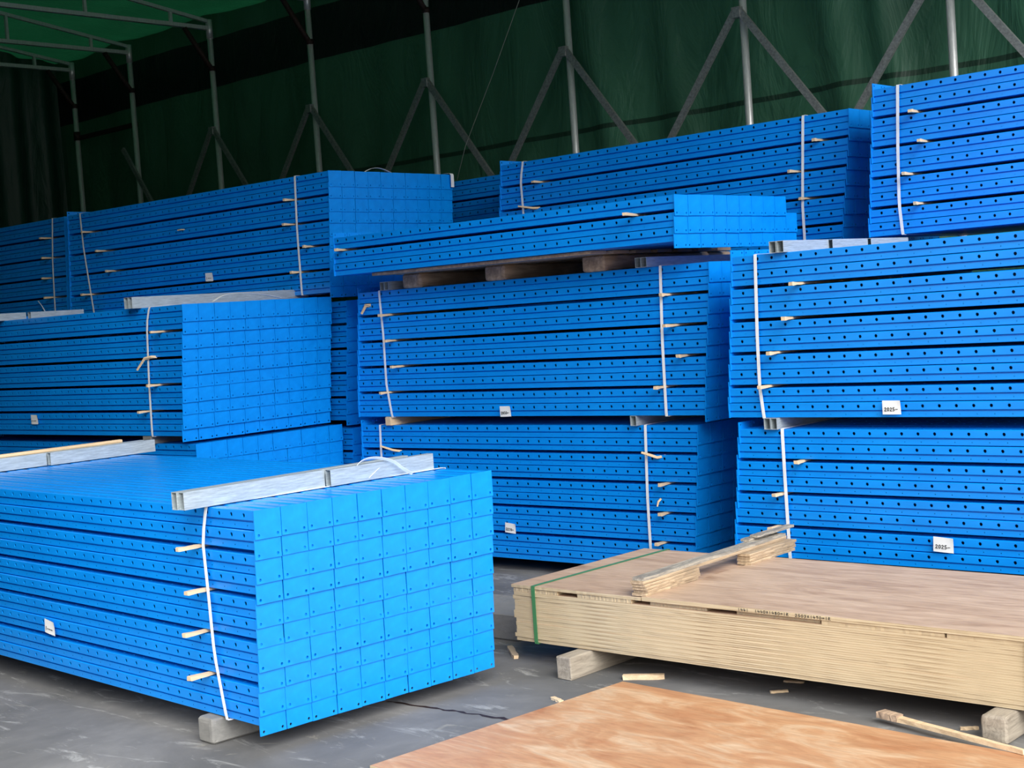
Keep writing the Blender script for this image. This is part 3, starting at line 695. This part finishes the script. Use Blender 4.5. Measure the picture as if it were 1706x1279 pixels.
paper('S7u', -1.964, -1.872, 1.022, .958, '2025-', 'white paper label reading 2025 at the bottom of upper right stack', .0)
paper('S7l', -1.732, -1.635, .403, .335, '2025-', 'white paper label reading 2025 on lower right stack above plywood', .05)

# ---------------------------------------------------------------- plywood stack
PZ = .100; SH = .0168; NS = 14; PYAW = -.006
PX0, PX1, PY0, PY1 = -4.405, -1.80, 4.675, 5.63
pf = Matrix.Translation((PX0, PY0, 0)) @ Matrix.Rotation(PYAW, 4, 'Z')
def sheet_obj(x0, x1, y0, y1, z, h, label, face='plyface', rz=PYAW, name='plywood_sheet', cat='plywood sheet', group='sheets in the plywood stack', origin=None, bite=0):
    """sheet whose top and bottom are veneer, edges show the plies"""
    V, Fc = [], []
    n = 40; L = x1 - x0; D = y1 - y0
    for k in range(n + 1):
        u = k / n * L; a, b = jit(.0012), jit(.0012)
        V += [Vector((u, a, 0)), Vector((u, a + jit(.0006), h)), Vector((u, D + b, h)), Vector((u, D + b, 0))]
    fm = []
    for k in range(n):
        i = 4 * k
        Fc += [(i, i + 4, i + 5, i + 1), (i + 1, i + 5, i + 6, i + 2), (i + 2, i + 6, i + 7, i + 3), (i + 3, i + 7, i + 4, i)]; fm += [1, 0, 1, 0]
    Fc += [(0, 1, 2, 3), (4 * n + 3, 4 * n + 2, 4 * n + 1, 4 * n)]; fm += [1, 1]
    me = to_mesh(name, V, Fc, fm); me.materials.append(M[face]); me.materials.append(M['plyedge'])
    T = (pf @ Vector((x0 - PX0, y0 - PY0, z))) if origin is None else Vector(origin)
    o = link(name, me, None, None, T, rz); tag(o, label, cat, group); return o
cnt = ['lowest', 'second', 'third', 'fourth', 'fifth', 'sixth', 'seventh', 'eighth', 'ninth', 'tenth', 'eleventh', 'twelfth']
NB = 13
for k in range(NB):
    dx = jit(.008); dy = jit(.0022)
    word = 'lowest full plywood sheet in the strapped stack' if k == 0 else ('uppermost full-length plywood sheet, beneath the short pieces' if k == NB - 1 else f'{cnt[k] if k < 12 else "thirteenth"} full plywood sheet from bottom of the strapped stack')
    sheet_obj(PX0 + dx, PX1 + dx, PY0 + dy, PY1 + dy, PZ + k * SH, SH - .0002, word)
z2 = PZ + NB * SH
pcs = [(-4.405, -4.150, 0, 'left end piece'), (-4.035, -3.745, 0, 'piece between the first two gaps'), (-3.655, -3.375, .012, 'set-back piece under the lath ends'),
       (-3.235, -2.865, .016, 'set-back piece beneath the handwriting'), (-2.850, -2.365, 0, 'piece right of the handwriting'), (-2.355, -1.80, 0, 'rightmost piece')]
for a, b, dy, w in pcs:
    sheet_obj(a, b, PY0 + dy, PY1, z2, SH * 1.05 - .0006, 'short plywood layer piece below the top sheets, ' + w, group='short pieces in the plywood stack', name='plywood_piece', cat='plywood piece')
z3 = z2 + SH * 1.05
sheet_obj(-4.415, -3.690, PY0 - .004, PY1, z3, .013, 'top left plywood panel under the green strap', 'plyface', group=None)
top = sheet_obj(-3.684, -1.80, PY0 - .006, PY1 + .002, z3, .0165, 'large top right plywood panel with black handwriting on its front edge', 'plyface', group=None)
link('handwriting', writing('1441  1440X1480=1R  2503X1490=1R', .4, .0105, .0128, .0016), 'ink', top, (.47, -.0022, .003))
def gstrap(s, label):
    zt = z3 + .0172; zb = PZ - .001; o_ = .0085
    path = [(s, .02, zt - .0025), (s, -o_, zt - .003), (s, -o_ - .001, zt - .02), (s, -o_ - .001, zb + .01), (s, -o_, zb - .001), (s, .95, zb - .001), (s, .970, zb), (s, .970, zt - .003), (s, .94, zt - .0025), (s, .02, zt - .0025)]
    nd = [(0, 0, 1), (0, -.7, .7), (0, -1, 0), (0, -1, 0), (0, -.7, -.7), (0, 0, -1), (0, .7, -.7), (0, .7, .7), (0, 0, 1), (0, 0, 1)]
    V, Fc = ribbon([pf @ Vector(p) for p in path], (1, 0, 0), .020, nd, .0015)
    o = link('green_strap', to_mesh('green_strap', V, Fc), 'greenstrap'); tag(o, label, 'green strap', 'green straps around the plywood')
gstrap(.125, 'green plastic strap around the left end of the plywood stack')
gstrap(2.345, 'green plastic strap at the right edge of view on the plywood stack')
# timbers under the plywood
block('timber_block', -4.058, 4.535, .080, 1.10, PZ - .003, 'oldwood', 'weathered squared timber poking out under the left of the plywood stack', .0, .008)
block('timber_block', -2.205, 4.565, .095, 1.08, PZ - .003, 'oldwood', 'grey rounded timber end under the right of the plywood stack', .02, .020)
block('timber_block', -5.45, 4.95, .78, .36, .125, 'greywood', 'dark grey block on the floor between front stack ends and plywood', .02, .010)
# laths lying across the plywood
zl = z3 + .017
def lath(x, y, z, w, L, h, label, rz=0, pitch=0, mat='lath', group=None):
    V, Fc = [], []; n = 14
    for k in range(n + 1):
        y_ = k / n * L; c = (jit(.002), jit(.0012))
        ww = w * (1 + jit(.05))
        V += [Vector((c[0], y_, 0)), Vector((c[0] + ww, y_, 0)), Vector((c[0] + ww, y_, h - .001 + jit(.0006))), Vector((c[0], y_, h - .001 + jit(.0006)))]
    for k in range(n):
        for j in range(4): Fc.append((4 * k + j, 4 * k + (j + 1) % 4, 4 * k + 4 + (j + 1) % 4, 4 * k + 4 + j))
    Fc += [(3, 2, 1, 0), tuple(range(4 * n, 4 * n + 4))]
    o = link('wooden_lath', to_mesh('wooden_lath', V, Fc), mat, None, (x, y, z), rz); o.rotation_euler = (pitch, 0, rz)
    tag(o, label, 'wooden lath', group); return o
lz = .0125
for k in range(4):
    lath(-3.735 + jit(.004), 4.672 + jit(.008), zl + k * lz, .068, .40 + jit(.006), lz, f'short rough lath at the near end of the bundle, {["lowest", "second", "third", "fourth"][k]} from the panel', .045 + jit(.006), 0, 'lath', 'short laths at the near end')
    lath(-3.725 + jit(.004), 5.42 + jit(.008), zl + k * lz, .068, .40 + jit(.01), lz, f'short rough lath at the far end of the bundle, {["lowest", "second", "third", "fourth"][k]} from the panel', .045 + jit(.006), 0, 'lath', 'short laths at the far end')
for k in range(2):
    lath(-3.735 + .004 * k, 4.662 + .01 * k, zl + (4 + k) * lz + .0005, .066 - .004 * k, 1.17 - .02 * k, lz * 1.1, ['lower long rough lath bridging the two short bundles', 'greyed top long lath bridging the two short bundles'][k], .045, 0, ['lath', 'lathgrey'][k], 'long laths')
for k in range(2):
    lath(-3.79 + k * .02, 5.55 + k * .05, zl + (6 + k) * lz + .002, .04, .32, lz, ['weathered lath stacked on the far end of the bundle, lower', 'weathered lath on the very top at the far end'][k], .06 - .05 * k, 0, 'lathgrey', 'laths on top of the far end')

# ---------------------------------------------------------------- loose sheet in the foreground and floor debris
sheet_obj(0, 2.6, 0, 1.30, .0, .018, 'loose orange-tinted plywood sheet lying flat on the floor in the foreground', 'plyface2', -.066, 'plywood_sheet', 'plywood sheet', None, (-3.735 - 1.30 * math.sin(.066), 4.57 - 1.30 * math.cos(.066), .002))
def chip(a, b, w, h, label, mat='stick', z=0.0, name='wood_scrap', ragged=.003):
    a, b = Vector(a), Vector(b); L = (b - a).length; rz = math.atan2(b.y - a.y, b.x - a.x)
    V, Fc = [], []; n = 6
    for k in range(n + 1):
        x = L * k / n; q = 1 if 0 < k < n else .75
        V += [Vector((x + jit(ragged * .5), -w / 2 * q + jit(ragged), 0)), Vector((x, w / 2 * q + jit(ragged), 0)), Vector((x, w / 2 * q + jit(ragged), h)), Vector((x + jit(ragged), -w / 2 * q, h * (1 + jit(.1))))]
    for k in range(n):
        for j in range(4): Fc.append((4 * k + j, 4 * k + (j + 1) % 4, 4 * k + 4 + (j + 1) % 4, 4 * k + 4 + j))
    Fc += [(3, 2, 1, 0), tuple(range(4 * n, 4 * n + 4))]
    o = link(name, to_mesh(name, V, Fc), mat, None, (a.x, a.y, z), rz); tag(o, label, 'wood scrap', 'wood scraps on the floor'); return o
chip((-4.622, 4.852), (-4.455, 4.715), .028, .014, 'split wood scrap on the floor between front stack and plywood')
chip((-3.80, 4.655), (-3.655, 4.745), .026, .020, 'short square wood scrap at the corner of the foreground sheet')
chip((-3.87, 4.29), (-3.80, 4.262), .022, .008, 'tiny pale chip on the floor left of the foreground sheet')
chip((-3.155, 4.76), (-3.105, 4.81), .016, .008, 'small chip on the floor under the middle of plywood stack')
chip((-3.20, 4.93), (-3.12, 4.95), .02, .006, 'flat dusty chip in the shadow under the plywood stack')
chip((-2.325, 4.665), (-2.275, 4.70), .014, .010, 'small reddish chip beside the right timber end')
s_ = empty('broken_stick', (-2.60, 4.615, .022), -.27)
tag(s_, 'long broken wooden stick with a dark frayed end lying on the foreground sheet edge', 'stick')
def stick_part(name, x0, x1, w0, w1, h, mat):
    V, Fc = [], []; n = 10
    for k in range(n + 1):
        u = k / n; x = x0 + (x1 - x0) * u; w = w0 + (w1 - w0) * u
        V += [Vector((x, -w / 2 + jit(.002), 0)), Vector((x, w / 2 + jit(.002), 0)), Vector((x + jit(.003), w / 2 + jit(.002), h)), Vector((x + jit(.003), -w / 2 + jit(.002), h * (1 + jit(.08))))]
    for k in range(n):
        for j in range(4): Fc.append((4 * k + j, 4 * k + (j + 1) % 4, 4 * k + 4 + (j + 1) % 4, 4 * k + 4 + j))
    Fc += [(3, 2, 1, 0), tuple(range(4 * n, 4 * n + 4))]
    return link(name, to_mesh(name, V, Fc), mat, s_)
q = stick_part('shaft', .09, .62, .030, .012, .016, 'stick')
q = stick_part('frayed_end', 0, .088, .045, .036, .022, 'darkwood')
# crack in the concrete
path = []
cx, cy = -4.45, 3.93
for k in range(26): path.append((cx + k * .028, cy + .0025 * k + .35 * 0 + jit(.008), .0008))
V, Fc = [], []
for i, p in enumerate(path):
    w = .004 + random.random() * .010
    V += [Vector((p[0], p[1] - w, .0008)), Vector((p[0], p[1] + w * random.uniform(.4, 1), .0012))]
    if i: k = 2 * i; Fc.append((k - 2, k, k + 1, k - 1))
o = link('concrete_crack_1', to_mesh('floor_crack', V, Fc), 'rust'); tag(o, kind='structure')
